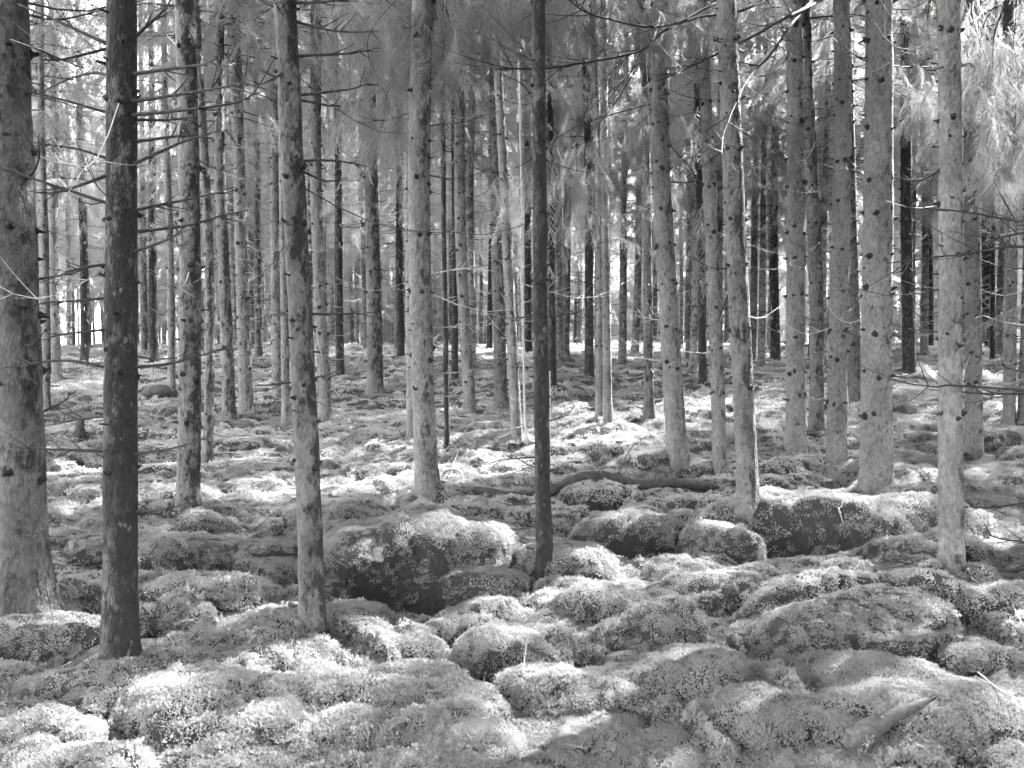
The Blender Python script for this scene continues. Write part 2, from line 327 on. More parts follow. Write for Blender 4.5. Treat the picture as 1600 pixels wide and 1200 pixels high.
# ------------------------------------------------------------------ the trees that can be told apart: key, foot px, foot py, width px, px at the top edge, bark, label
TREES = [
 ('A', 36, 945, 74, 28, 'a', 'thickest spruce, broad grey trunk cut by the left edge of the picture'),
 ('B', 188, 1022, 50, 185, 'd', 'nearest spruce, blackish flaking trunk with many bare side branches'),
 ('C', 295, 792, 34, 283, 'm', 'two-toned spruce just to the right of the blackish nearest spruce'),
 ('D', 490, 978, 40, 452, 'm', 'spruce with dark-patched trunk leaning left, in front of the mossy overhang'),
 ('E', 850, 885, 25, 838, 'd', 'slender dark spruce standing alone in the middle of the picture'),
 ('F', 668, 768, 37, 665, 'l', 'pale spruce with a root spreading at its foot, behind the mossy overhang'),
 ('G', 645, 683, 19, 638, 'l', 'slimmer pale spruce close against the left side of the root-footed spruce'),
 ('H', 1057, 708, 31, 1040, 'l', 'pale spruce with needle sprays hanging before its trunk, behind the fallen log'),
 ('I', 1125, 726, 22, 1102, 'l', 'thin spruce between two thicker ones, right of the fallen log'),
 ('J', 1170, 785, 34, 1137, 'm', 'leaning spruce with blotched upper trunk above the dark mossy bank'),
 ('K', 1243, 697, 31, 1236, 'l', 'knotty pale spruce, first of the close group of four in the right half'),
 ('L', 1275, 668, 22, 1263, 'm', 'greyer spruce in the gap of the close right-hand group, farther back'),
 ('M', 1307, 722, 29, 1303, 'l', 'knotty spruce with a flared root foot beside the thin sunlit sapling'),
 ('N', 1335, 622, 24, 1322, 'm', 'background spruce half hidden by the stout pale spruce'),
 ('O', 1370, 765, 47, 1368, 'l', 'stout pale spruce with whorls of black knots in the right half'),
 ('P', 1488, 888, 37, 1470, 'l', 'near spruce with black blotches at the right, moss climbing its foot'),
 ('Q', 1522, 710, 25, 1516, 'l', 'smooth pale spruce right behind the near blotched spruce at the right'),
 ('R', 1577, 662, 18, 1570, 'l', 'thin spruce near the right edge under sunlit needle sprays'),
 ('S1', 1600, 655, 16, 1596, 'l', 'thin spruce cut by the right edge of the picture'),
 ('T', 587, 612, 24, 575, 'm', 'spruce rising in the open gap between the leaning spruce and the pale pair'),
 ('U', 735, 645, 18, 714, 'l', 'left-leaning slim spruce, first to the right of the root-footed spruce'),
 ('V', 783, 635, 19, 772, 'm', 'spruce with a foot swelling to one side, left of the white sunlit sapling'),
 ('W', 808, 684, 17, 772, 'l', 'pale bowed spruce touching the white sunlit sapling'),
 ('Y', 937, 652, 14, 926, 'l', 'left stem of the twin thin spruces right of the slender dark spruce'),
 ('Z', 950, 660, 14, 944, 'l', 'right stem of the twin thin spruces right of the slender dark spruce'),
 ('AA', 1015, 655, 15, 998, 'm', 'thin spruce with a darkened foot, left of the needle-hung spruce'),
 ('BB', 921, 588, 14, 914, 'd', 'dark spruce with a side-swept root behind the twin thin spruces'),
 ('CC', 1098, 600, 13, 1092, 'd', 'dark narrow trunk between the needle-hung spruce and its thin neighbour'),
 ('DD', 699, 703, 9, 690, 'd', 'very thin dark spruce close to the right side of the root-footed spruce'),
 ('EE', 711, 594, 10, 706, 'd', 'dark distant trunk seen just right of the root-footed spruce'),
 ('GG', 385, 640, 20, 366, 'l', 'pale spruce, second right of the two-toned one on the left'),
 ('HH', 358, 655, 19, 346, 'm', 'grey spruce, first of the receding row right of the two-toned spruce'),
 ('II', 324, 718, 16, 312, 'm', 'thin spruce standing close behind the two-toned spruce'),
 ('JJ', 434, 620, 17, 424, 'l', 'slim background spruce left of the dark-patched leaning spruce'),
 ('KK', 447, 662, 13, 437, 'l', 'very slim pale spruce touching the leaning spruce from the left'),
 ('LL', 508, 655, 21, 496, 'l', 'pale spruce seen just right of the dark-patched leaning spruce'),
 ('MM', 532, 588, 13, 524, 'd', 'narrow grey trunk left of the open gap'),
 ('NN', 90, 592, 14, 84, 'l', 'distant spruce beside the thickest trunk, before the bright clearing'),
 ('OO', 268, 612, 12, 258, 'l', 'thin sunlit spruce behind the two-toned spruce on the left'),
 ('PP', 72, 640, 12, 66, 'l', 'thin sunlit trunk peeping out beside the thickest spruce'),
 ('QQ', 1421, 582, 18, 1412, 'd', 'dark background spruce between the stout pale and the near blotched spruce'),
 ('RR', 1453, 549, 13, 1448, 'd', 'narrow dark far trunk left of the near blotched spruce'),
 ('SS', 1545, 548, 17, 1538, 'd', 'dark far trunk between the two thin spruces at the right'),
 ('TT', 864, 603, 12, 858, 'd', 'dark trunk half hidden by the slender central spruce'),
 ('UU', 626, 568, 12, 620, 'd', 'dark far trunk left of the pale pair in the middle'),
 ('VV', 1213, 566, 15, 1210, 'd', 'dark far trunk left of the knotty group of four'),
 ('WW', 225, 552, 10, 222, 'm', 'thin far trunk at the edge of the bright clearing'),
]
EDGE = ('XR', 1690, 905, 44, 1690, 'm', 'spruce beyond the right edge, reaching bare branches into the picture')
def crown_points(H, zc, R, r, dens=1., sc=1., wild=.0):
    P, D, SC = [], [], []; limbs = []; z = zc
    while z < H-.2:
        u = (z-zc)/(H-zc); L = (R*(1-u)**.75*r.uniform(.75, 1.15)+.2)*min(1, .55+u*4); nb = r.integers(4, 7); a0 = r.uniform(0, 6.28)
        for k in range(nb):
            if u < .2 and r.random() > .62+u*2: continue
            a = a0+k*6.283/nb+r.normal(0, .2); zz = z+r.uniform(-.12, .12); Lb = L*r.uniform(.7, 1.1); dr = r.uniform(.1, .45)
            c, s = math.cos(a), math.sin(a); limbs.append((a, zz, Lb, dr)); q = .18+.12*r.random()
            while q < Lb:
                for sd in ((-1, 1) if r.random() < .6*dens else (r.choice((-1, 1)),)):
                    b = a+sd*r.uniform(.25, 1.1); P.append((c*q, s*q, zz-dr*q*q/max(Lb, .3)*.8)); D.append((math.cos(b), math.sin(b), -r.uniform(.05, .8))); SC.append(sc*r.uniform(.65, 1.1))
                q += r.uniform(.2, .34)*sc/max(dens, .3)
            P.append((c*Lb, s*Lb, zz-dr*Lb*.8)); D.append((c, s, -.4)); SC.append(sc*r.uniform(.7, 1.))
        z += r.uniform(.36, .5)*max(1, sc*.8)
    return np.array(P), np.array(D), np.array(SC), limbs
def twig_path(p, a, L, r, up=.0):
    t = np.linspace(0, 1, 6)[:, None]; d = np.array([math.cos(a), math.sin(a), 0]); s = np.array([-d[1], d[0], 0])
    return p+d*L*t+s*(L*.12*r.normal()*t**2)+np.array([0, 0, 1])*(L*(up*t+r.normal(0, .1)*t+r.uniform(-.05, .3)*t**3-.12*np.sin(t*3.1)))
def add_twig(mb, path, r0, r, n=3, seg=4, sub=.35, subr=.5):
    m = len(path); L = np.linalg.norm(path[-1]-path[0]); mb.tube(path, np.linspace(r0, r0*.3, m), seg)
    for _ in range(n):
        i = r.integers(m//4, m-1); d = path[i+1 if i+1 < m else i]-path[i-1]; d /= np.linalg.norm(d)+1e-9
        sd = r.normal(0, 1, 3); sd -= d*(sd@d); sd[2] *= .5; sd /= np.linalg.norm(sd)+1e-9; l = L*sub*r.uniform(.4, 1.)
        t = np.linspace(0, 1, 4)[:, None]; mb.tube(path[i]+(d*.8+sd*.7)*l*t+np.array([0, 0, .12*l])*t*t, np.linspace(r0*subr, r0*subr*.35, 4), 3, False)
EXPL = {  # bare branches that can be followed in the photograph (pixel paths)
 'B': [[(168, 72), (60, 20), (20, 4)], [(168, 72), (100, 92), (62, 95)], [(205, 70), (250, 20), (266, -6)], [(165, 117), (140, 117), (62, 153)], [(168, 178), (110, 158), (4, 125)], [(208, 180), (260, 172), (360, 155), (402, 132)],
       [(210, 186), (260, 187), (305, 180)], [(212, 115), (300, 103), (335, 90)], [(212, 158), (300, 145), (382, 137)], [(212, 258), (290, 220), (345, 204)], [(165, 270), (100, 300), (64, 304)], [(168, 320), (80, 290), (2, 268)],
       [(212, 331), (280, 310), (358, 287)], [(212, 363), (300, 352), (392, 327)], [(212, 396), (260, 375), (292, 358)], [(168, 576), (100, 564), (0, 578)], [(212, 574), (260, 570), (312, 555), (352, 547)], [(168, 706), (80, 700), (8, 690)],
       [(212, 711), (260, 705), (318, 693)], [(168, 464), (120, 472), (68, 479)], [(168, 514), (120, 520), (68, 533)], [(168, 412), (120, 420), (68, 436)], [(168, 648), (120, 655), (70, 664)], [(212, 801), (260, 796), (300, 784)], [(168, 250), (120, 232), (60, 228)], [(212, 222), (280, 214), (330, 214)]],
 'A': [[(50, 655), (95, 632), (116, 619)], [(40, 442), (80, 432), (150, 415)], [(30, 546), (55, 535), (72, 518)], [(5, 846), (45, 838), (82, 822)], [(40, 300), (58, 255), (52, 210)], [(30, 20), (90, 30), (160, 15)], [(20, 60), (80, 88), (140, 110)]],
 'C': [[(290, 28), (262, 16)], [(280, 78), (258, 55)], [(300, 425), (320, 424), (352, 412)], [(305, 482), (330, 484), (352, 470)]],
 'D': [[(470, 5), (520, 2), (600, -8)], [(472, 34), (520, 50), (592, 56)], [(472, 89), (540, 82), (590, 70)], [(466, 105), (420, 128), (398, 140)], [(474, 150), (540, 140), (580, 132)], [(474, 157), (510, 161), (540, 162)], [(474, 252), (530, 250), (575, 258)],
       [(478, 490), (440, 492), (418, 489)], [(482, 490), (540, 490), (592, 481)], [(490, 592), (505, 588), (525, 585)], [(470, 594), (440, 600), (400, 605)], [(484, 268), (510, 282), (540, 276)], [(462, 20), (425, 10), (400, 18)], [(490, 780), (470, 776), (455, 782)]],
 'E': [[(848, 714), (800, 716), (745, 722)], [(848, 735), (815, 720), (788, 700)], [(852, 660), (880, 650), (900, 634)], [(846, 490), (800, 496), (770, 490)], [(850, 785), (810, 788), (775, 780)], [(848, 820), (810, 826), (780, 822)], [(842, 170), (815, 130), (780, 110)], [(842, 100), (800, 80), (750, 50)], [(850, 495), (900, 490), (930, 470)]],
 'F': [[(660, 190), (640, 186), (622, 180)], [(676, 196), (720, 192), (750, 178)], [(676, 430), (720, 420), (770, 424)], [(678, 512), (720, 510), (745, 505)], [(660, 508), (640, 505)], [(680, 584), (720, 582), (748, 580)]],
 'H': [[(1050, 500), (1020, 498), (995, 492)], [(1050, 565), (1015, 562), (990, 556)], [(1045, 283), (1075, 285), (1110, 276)]],
 'M': [[(1303, -40), (1245, 28), (1210, 78), (1165, 132), (1134, 200), (1128, 242)], [(1300, -70), (1180, 8), (1090, 26), (1035, 48), (1000, 76), (900, 96), (830, 100), (770, 98)], [(1303, -10), (1240, 22), (1170, 62), (1090, 100), (1052, 118)], [(1300, -60), (1150, -8), (1040, 40), (940, 26), (885, -2)]],
 'O': [[(1368, 100), (1340, 90), (1300, 60)], [(1380, 102), (1440, 106), (1515, 104)], [(1380, 131), (1440, 132), (1505, 120)], [(1366, 190), (1345, 178), (1330, 165)], [(1380, 12), (1420, 14), (1450, 5)], [(1382, 586), (1420, 590), (1440, 592)], [(1366, 280), (1340, 270), (1310, 262)]],
 'P': [[(1475, 120), (1510, 100), (1530, 98)], [(1478, 256), (1440, 280), (1400, 276)], [(1480, 330), (1500, 328), (1516, 330)], [(1484, 520), (1450, 518), (1420, 520)]],
 'XR': [[(1690, 350), (1600, 346), (1520, 332), (1436, 320)], [(1690, 352), (1590, 364), (1540, 378), (1490, 402)], [(1690, 390), (1590, 386), (1500, 396), (1390, 404)], [(1690, 612), (1600, 608), (1500, 600), (1460, 600), (1395, 590)],
        [(1690, 618), (1600, 614), (1520, 612), (1450, 604)], [(1690, 592), (1620, 588), (1560, 574)], [(1690, 862), (1600, 846), (1560, 838), (1530, 822)], [(1690, 880), (1600, 890), (1520, 893), (1450, 886), (1400, 876)], [(1690, 770), (1600, 786), (1540, 792), (1490, 790)]],
}
PALEBR = {'C': {1}, 'H': {0, 1}, 'F': {2, 3, 5}}
DROOP = {  # live sprays hanging into view: tree, (centre px, py, rx, ry, count, distance)
 'F': [(612, 80, 95, 105, 110, 7.0), (598, 200, 52, 50, 42, 7.1), (690, 60, 60, 70, 60, 6.9), (560, 30, 60, 40, 34, 7.2)],
 'H': [(1000, 230, 110, 140, 90, 8.8), (905, 290, 70, 120, 50, 8.6), (1062, 180, 50, 60, 26, 8.4), (1085, 370, 36, 60, 16, 8.9), (818, 300, 50, 40, 20, 8.8)],
 'M': [(900, 18, 160, 40, 80, 7.3), (1150, 20, 80, 40, 30, 7.5), (1030, 40, 80, 40, 36, 7.3), (790, 30, 60, 40, 34, 7.3)],
 'XR': [(1545, 90, 64, 90, 70, 6.2), (1560, 240, 50, 80, 44, 6.4), (1470, 140, 60, 40, 24, 6.6)],
 'Q': [(1420, 200, 46, 50, 14, 9.6), (1440, 90, 50, 60, 14, 9.8)],
}
ALLTREES = []
def trunk_mesh(d, H, lean, r, detail, flare):
    seg, nlow, nup = ((26, 90, 20), (16, 40, 14), (8, 12, 5))[2-detail]
    zl = 1.6+.4*9 if detail == 2 else 7
    z = np.concatenate([-.18+(.5)*np.linspace(0, 1, max(4, nlow//5), endpoint=False), np.linspace(.32, zl, nlow, endpoint=False), np.linspace(zl, H, nup)])
    th = np.arange(seg)*2*math.pi/seg; ZZ, TT = np.meshgrid(z, th, indexing='ij')
    prof = (d/2)*np.clip(1-np.clip(ZZ, 0, None)/H, .02, 1)**.62*1.05
    nl = r.integers(3, 6); ph = r.uniform(0, 6.28, 3); side = r.uniform(0, 6.28)
    lob = .5+.5*np.cos(nl*TT+ph[0]+.6*np.sin(TT+ph[1])); fl = np.exp(-np.clip(ZZ+.06, 0, None)/(.10+.5*d*.5))
    rad = prof*(1+flare*fl*(.25+.9*lob+.5*np.cos(TT-side)))
    rad = rad*(1+.035*np.sin(2*TT+ph[2]+ZZ*.3)+.05*fbm(TT*1.2+50, ZZ*3.+r.uniform(0, 99), 3, 3)*2)
    if detail: rad = rad+.006*(fbm(TT/6.2832*seg*.6, ZZ*18+r.uniform(0, 99), 8, 2))*2*min(1, d/.15)
    bend = r.normal(0, .02, 2); w = r.uniform(0, 6.28, 2)
    ax = lean[0]*ZZ+bend[0]*np.sin(ZZ*.9+w[0])-bend[0]*math.sin(w[0]); ay = lean[1]*ZZ+bend[1]*np.sin(ZZ*.8+w[1])-bend[1]*math.sin(w[1])
    V = np.stack([ax+rad*np.cos(TT), ay+rad*np.sin(TT), ZZ], -1).reshape(-1, 3); n = len(z)
    i, j = np.meshgrid(np.arange(n-1), np.arange(seg), indexing='ij'); k = (j+1) % seg
    F = np.stack([i*seg+j, i*seg+k, (i+1)*seg+k, (i+1)*seg+j], -1).reshape(-1, 4)
    def axis(zz): return np.array([lean[0]*zz+bend[0]*math.sin(zz*.9+w[0])-bend[0]*math.sin(w[0]), lean[1]*zz+bend[1]*math.sin(zz*.8+w[1])-bend[1]*math.sin(w[1]), zz])
    def rad_at(zz): return d/2*max(.02, 1-max(zz, 0)/H)**.62
    return V, F, axis, rad_at
def spruce(x, y, z, d, H, lean, bk, zc, R, label, group, detail, key=None, dens=1., sc=1., seed=0):
    r = np.random.default_rng(1000+seed); Y = y
    root = bpy.data.objects.new('spruce_tree', None); link(root); root.location = (x, y, z); root.empty_display_size = .3
    tag(root, label, 'tree', group); O = np.array([x, y, z])
    V, F, axis, rad_at = trunk_mesh(d, H, lean, r, detail, (.45, .5, .5)[detail]*r.uniform(.7, 1.15))
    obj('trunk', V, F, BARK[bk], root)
    ztop = CAMZ+.40*max(y, 3)+1-z                           # a little above the top edge of the picture
    # knots, stubs and dead branches on the bare lower stem
    st = MB(); tw = MB(); zz = r.uniform(.5, .9); lim = min(zc+1.5, ztop) if detail else zc+1
    while zz < lim:
        n = r.integers(4, 7) if detail else r.integers(2, 5); a0 = r.uniform(0, 6.28)
        for k in range(n):
            a = a0+k*6.283/n+r.normal(0, .25); zk = zz+r.normal(0, .03); p = axis(zk); rr = rad_at(zk); o = np.array([math.cos(a), math.sin(a), 0]); b = p+o*rr*.9
            if detail:
                s = min(.016, d*.06)*r.uniform(.6, 1.3); l = rr*.12+s*r.uniform(.8, 3.); st.tube(np.array([b-o*.014, b+o*(rr*.1+.004), b+o*(rr*.1+.3*l+.004), b+o*(rr*.1+l)+[0, 0, r.uniform(-.2, .4)*l]]), np.array([s*3.0, s*2.0, s*.8, s*.4])*r.uniform(.6, 1.3, 4), 6)
            if detail < 2 or r.random() < .12:
                if r.random() < (.55 if detail else .8): 
                    L = (.25+.9*r.random()**2)*(1 if detail else 1.3)*(1 if zk > 1 else .6)
                    add_twig(tw, twig_path(b, a, L, r, r.uniform(-.25, .2)), min(.0075, d*.035)*r.uniform(.6, 1.1)*(1 if detail else 1.5), r, (2 if detail else 1), 3)
        if detail:
            for q in range(r.integers(2, 6)):
                a = r.uniform(0, 6.28); zk = zz+r.uniform(.05, .35); p = axis(zk); rr = rad_at(zk); o = np.array([math.cos(a), math.sin(a), 0]); b = p+o*rr*.92; s = min(.008, d*.035)
                st.tube(np.array([b-o*.01, b+o*.012, b+o*.03*r.random()+o*.012+[0, 0, .004]]), [s*1.5, s, s*.4], 5)
        zz += r.uniform(.28, .46)
    if st.full:
        kv, kf = st.get(); kv = kv+r.normal(0, .0035, kv.shape)*min(1, d/.15); tag(obj('branch_knots', kv, kf, M_KNOT, root), kind='stuff')
    if tw.full: tag(build(tw, 'dead_twigs', M_PALE if seed % 5 < 2 else M_DEAD, root), kind='stuff')  # pale ones have sunlight painted into the twig colour
    if detail == 2:
        for bi, path in enumerate(EXPL.get(key, [])):
            n = len(path); dd = r.uniform(-.35, .35) if key != 'M' else -3.1; P = []
            for i, (px, py) in enumerate(path):
                P.append(at(px, py, Y+dd*(i/(n-1))**(1.3 if key != 'M' else .45))-O)
            # begin on the stem's axis so the branch grows out of the wood
            zk = P[0][2]; P[0] = axis(zk)+(P[0]-axis(zk))*.55
            C = curve(P, 6); C = C+np.cumsum(r.normal(0, .0028, C.shape), 0)*np.linspace(0, 1, len(C))[:, None]
            L = np.linalg.norm(np.diff(C, axis=0), axis=1).sum(); big = key == 'M'
            mb = MB(); add_twig(mb, C, (.014 if big else .0062+.0035*min(1, L))*(.7 if key in 'EF' else 1), r, int(3+L*(5 if not big else 6)), 5, .28 if not big else .1, .5 if not big else .28)
            o = build(mb, 'dead_branch', M_PALE if bi in PALEBR.get(key, ()) else M_KNOT if big else M_DEAD, root)
        for q in range({'B': 10, 'C': 7, 'A': 5}.get(key, 6)):     # further single branches, most of them short
            zk = r.uniform(1.0, lim); a = r.uniform(0, 6.28); p = axis(zk)+np.array([math.cos(a), math.sin(a), 0])*rad_at(zk)*.8; mb = MB()
            add_twig(mb, twig_path(p, a, r.uniform(.2, .9), r, r.uniform(-.2, .25)), min(.006, d*.03), r, 4, 4, .4); build(mb, 'dead_branch', M_PALE if r.random() < .25 else M_DEAD, root)
    # crown
    P, D, SC, limbs = crown_points(H, zc, R, r, dens, sc)
    for i in range(len(P)): P[i] += axis(P[i][2])*np.array([1, 1, 0])
    keep = clear_of_beams(P+O+D*.28*SC[:, None], .1+.1*sc); P, D, SC = P[keep], D[keep], SC[keep]
    points_obj('crown', P, eulers(D, r.normal(0, .35, len(P))), SC, r.integers(0, 6, len(P)), G_SPRAY, M_NEEDLE, root)['kind'] = 'stuff'
    lb = MB()
    for (a, zk, L, dr) in limbs:
        p = axis(zk); t = np.array([0, .5, 1])[:, None]; o = np.array([math.cos(a), math.sin(a), 0]); lb.tube(p+o*L*t-np.array([0, 0, 1])*dr*L*.8*t*t, [.013, .009, .003], 3, False)
    tag(build(lb, 'crown_limbs', M_DEAD, root), kind='stuff')
    for (px, py, rx, ry, n, YY) in DROOP.get(key, []):
        q = r.normal(0, .5, (n, 2)); q = np.clip(q, -1.2, 1.2); Yd = YY+r.normal(0, .3, n)
        P = np.array([at(px+q[i, 0]*rx, py+q[i, 1]*ry-20, Yd[i]) for i in range(n)])-O
        a = r.uniform(0, 6.28, n); D = np.stack([np.cos(a)*.7, np.sin(a)*.7, -r.uniform(.3, 1.2, n)], 1)
        ob = points_obj('drooping_bough', P, eulers(D, r.normal(0, .5, n)), r.uniform(.35, .75, n), r.integers(0, 6, n), G_SPRAY, M_NEEDLE, root); ob['kind'] = 'stuff'
        lb = MB(); zt = P[:, 2].max()+.5; p0 = axis(zt)            # limbs that carry these sprays
        for i in range(0, n, 15):
            m = (p0+P[i])*.5+[r.normal(0, .12), r.normal(0, .12), .22+r.normal(0, .1)]; m2 = m*.4+P[i]*.6+[r.normal(0, .08), 0, .12]; lb.tube(curve([p0, m, m2, P[i]], 6), np.linspace(.0065, .002, 19), 4, False)
        tag(build(lb, 'bough_limbs', M_DEAD, root), kind='stuff')
    return root
# ---- positions first (the ground swells round every foot)
PLACED = []
for i, (key, bx, by, w, tx, bk, label) in enumerate(TREES+[EDGE]):
    x, y, z = hit(bx, by+4)
    if by < 575: x, y = [float(v) for v in ground_plane(float(bx), float(by))]
    y += .04; d = w/FPX*y/1.03; top = at(tx, 0, y); lean = ((top[0]-x)/(top[2]-z), random.gauss(0, .006))
    PLACED.append([key, x, y, d, lean, bk, label]); TREEMOUNDS.append((x, y, d*.5+.16, .03+.08*d))
# ------------------------------------------------------------------ ground: one sheet, dense where the picture looks
def ground():
    fine = np.radians(np.linspace(-37, 37, 440)); rest = np.radians(np.linspace(37, 323, 84)[1:-1]); th = np.concatenate([fine, rest])
    rad = [.4, .8, 1.2, 1.6, 1.9]; q = 2.1
    while q < 45: rad.append(q); q *= 1.0085
    while q < 420: rad.append(q); q *= 1.12
    rad = np.array(rad); RR, TH = np.meshgrid(rad, th, indexing='ij'); X, Y = RR*np.sin(TH), RR*np.cos(TH)
    Z = height(X.ravel(), Y.ravel()); X = X.ravel(); Y = Y.ravel().copy()
    mx, my, a, b, h, p = MW[0]                                # the overhanging lip of the big moss cushion
    qv = ((X-mx)/a)**2; t = np.clip((Z-plane(Y))/max(h, .01), 0, 1); front = (Y < my+.05) & (Y > my-b*1.6) & (qv < 1)
    Y = np.where(front, Y-.16*ss(.35, .85, t)*(1-qv), Y)
    bump = np.clip(Z-plane(Y), 0, .4); Y = Y-.45*bump*(1-ss(14, 26, np.hypot(X, Y)))      # cushions lean over towards the open side
    V = np.vstack([np.stack([X, Y, Z], 1), [[0, 0, hz(0, .1)]]]); n, m = len(rad), len(th)
    i, j = np.meshgrid(np.arange(n-1), np.arange(m), indexing='ij'); k = (j+1) % m
    F = np.stack([i*m+j, i*m+k, (i+1)*m+k, (i+1)*m+j], -1).reshape(-1, 4)[:, ::-1]
    me = mesh_of('ground', V, F, M_SOIL, True); o = bpy.data.objects.new('ground', me); link(o); tag(o, 'hummocky forest floor between the spruces', 'ground', kind='structure')
    return V, (n, m, len(fine), rad, fine)
GV, (gn_, gm_, gf_, grad, gth) = ground()
from mathutils.bvhtree import BVHTree
def _bvh():
    me = bpy.data.objects['ground'].data; return BVHTree.FromPolygons([tuple(v) for v in GV], [tuple(p.vertices) for p in me.polygons])
BVH = _bvh()
def hit(px, py):                                  # photo pixel -> point on the finished ground
    d = Vector(ray(float(px), float(py))).normalized(); p = BVH.ray_cast(Vector((0, 0, CAMZ)), d)[0]
    if p is None or p.y > 45: x, y = [float(v) for v in ground_plane(float(px), float(py))]; return x, y, hz(x, y)
    return p.x, p.y, p.z
def hz(x, y):
    p = BVH.ray_cast(Vector((x, y, 30)), Vector((0, 0, -1)))[0]; return p.z if p else float(plane(y))
for p_, T in zip(PLACED, TREES+[EDGE]):
    x, y, z = hit(T[1], T[2]+(3 if T[2] > 660 else 0))
    if T[2] < 575 or y > 30: continue
    y2 = y+.03; x = x*y2/y; top = at(T[4], 0, y2); p_[1], p_[2], p_[3], p_[4] = x, y2, T[3]/FPX*y2/1.03, ((top[0]-x)/(top[2]-z), p_[4][1])
beams_init()
FILL = []
def far_enough(x, y, m):
    return all((x-a)**2+(y-b)**2 > m*m for (a, b) in OCC)
OCC = [(p[1], p[2]) for p in PLACED]
def fill(n, yr, ang, mind, tagname, tries=6000, cond=None):
    c = 0
    for _ in range(tries):
        if c >= n: break
        y = math.sqrt(random.uniform(yr[0]**2, yr[1]**2)); s = random.uniform(*ang); x = y*s
        px = CX+FPX*x/y
        if cond and not cond(x, y, px): continue
        if not far_enough(x, y, mind): continue
        OCC.append((x, y)); FILL.append((x, y, tagname)); c += 1
clearing = lambda x, y, px: not (75 < px < 262 and y > 17 and random.random() < .5)
fill(46, (19, 33), (-.60, .60), 1.5, 'mid', cond=clearing)
fill(120, (33, 62), (-.62, .62), 1.6, 'far', cond=clearing)
fill(56, (4, 34), (.62, 2.6), 2.0, 'right', cond=lambda x, y, px: x < 27)  # unseen trees put in to block the sun and low light from the right
fill(12, (17, 36), (-1.2, -.64), 2.6, 'left')
for (px, y) in ((938, 21), (972, 24), (992, 29), (1010, 22), (1175, 27), (1190, 23)): FILL.append(((px-CX)/FPX*y, y, 'mid')); OCC.append(((px-CX)/FPX*y, y))
for (x, y, d0) in [(2.6, -1.2, .24), (4.2, .6, .28), (5.4, -2.6, .22), (3.4, 2.0, .2), (6.4, 2.4, .26)]+[(.4+i*1.9+random.uniform(-.5, .5), -3.2-j*2.2+random.uniform(-.5, .5)-.3*i, 0) for i in range(5) for j in range(3)]+[(-1.6-i*1.7+random.uniform(-.4, .4), -4.5-j*2.2+random.uniform(-.5, .5), 0) for i in range(3) for j in range(2)]: FILL.append((x, y, 'behind')); OCC.append((x, y))  # trees added behind the viewer to shade the scene from the front
for i, (key, x, y, d, lean, bk, label) in enumerate(PLACED):
    z = hz(x, y)-.03; detail = 2 if y < 9.6 or key in EXPL else 1
    rr = random.Random(i); H = 15.5+rr.random()*4 if d > .13 else 10.5+rr.random()*3
    zc = rr.uniform(4.9, 6.0) if y < 10 else rr.uniform(4.0, 5.6)
    if d < .1: zc = min(zc, H-4)
    spruce(x, y, z, d, H, lean, bk, zc, 1.5+rr.random()*.5 if d > .13 else 1.0, label, 'spruces of the near stand', detail, key, .8, 1., i)
MARKS = [(36, 'thickest spruce'), (187, 'blackish nearest spruce'), (292, 'two-toned spruce'), (478, 'dark-patched leaning spruce'), (667, 'root-footed spruce'), (846, 'slender dark spruce'), (1052, 'needle-hung spruce'),
         (1158, 'blotched leaning spruce'), (1241, 'first knotty spruce'), (1369, 'stout pale spruce'), (1482, 'near blotched spruce')]
ORD = ['first', 'second', 'third', 'fourth', 'fifth', 'sixth', 'seventh', 'eighth', 'ninth', 'tenth', 'eleventh', 'twelfth']
def section(px):
    if px < 36: return 0, 'left of the thickest spruce'
    for k in range(len(MARKS)-1):
        if px < MARKS[k+1][0]: return k+1, 'between the %s and the %s' % (MARKS[k][1], MARKS[k+1][1])
    return 99, 'right of the near blotched spruce'
OUT = {'right': ('spruce standing beyond the right edge of the picture', 'spruces beyond the right edge'), 'behind': ('spruce standing behind the viewer, outside the picture', 'spruces behind the viewer'), 'left': ('spruce standing beyond the left edge of the picture', 'spruces beyond the left edge')}
LAB = {}; cnt = {}
for i in sorted(range(len(FILL)), key=lambda i: FILL[i][0]/max(FILL[i][1], .1)):
    x, y, tn = FILL[i]
    if tn in OUT: LAB[i] = OUT[tn]; continue
    px = CX+FPX*x/y
    if px < -8: LAB[i] = OUT['left']; continue
    if px > 1608: LAB[i] = OUT['right']; continue
    k, w = section(px); c = cnt[tn, k] = cnt.get((tn, k), 0)+1
    LAB[i] = ('%s middle-distance trunk from the left, %s' % (ORD[min(c, 12)-1], w), 'spruces of the middle distance') if tn == 'mid' else ('thin far trunk in the background, %s' % w, 'far trunks '+w)
for i, (x, y, tn) in enumerate(FILL):
    rr = random.Random(500+i); H = 14+rr.random()*5; far = tn == 'far'
    zc = rr.uniform(3.2, 5.4) if tn == 'mid' else rr.uniform(1.8, 5.0) if far else rr.uniform(2.6, 4.0) if tn == 'behind' else rr.uniform(1.6, 5.0) if tn == 'right' else rr.uniform(4.4, 6.5)
    spruce(x, y, hz(x, y)-.03, rr.uniform(.13, .27), H, (rr.gauss(0, .012), rr.gauss(0, .012)), rr.choice('fffdm') if tn == 'mid' else 'f', zc, 1.5+rr.random()*.5, LAB[i][0], LAB[i][1], 0, None, .6 if tn == 'mid' else .5, 1.2 if tn == 'mid' else 1.9 if far else 1.6, 100+i)
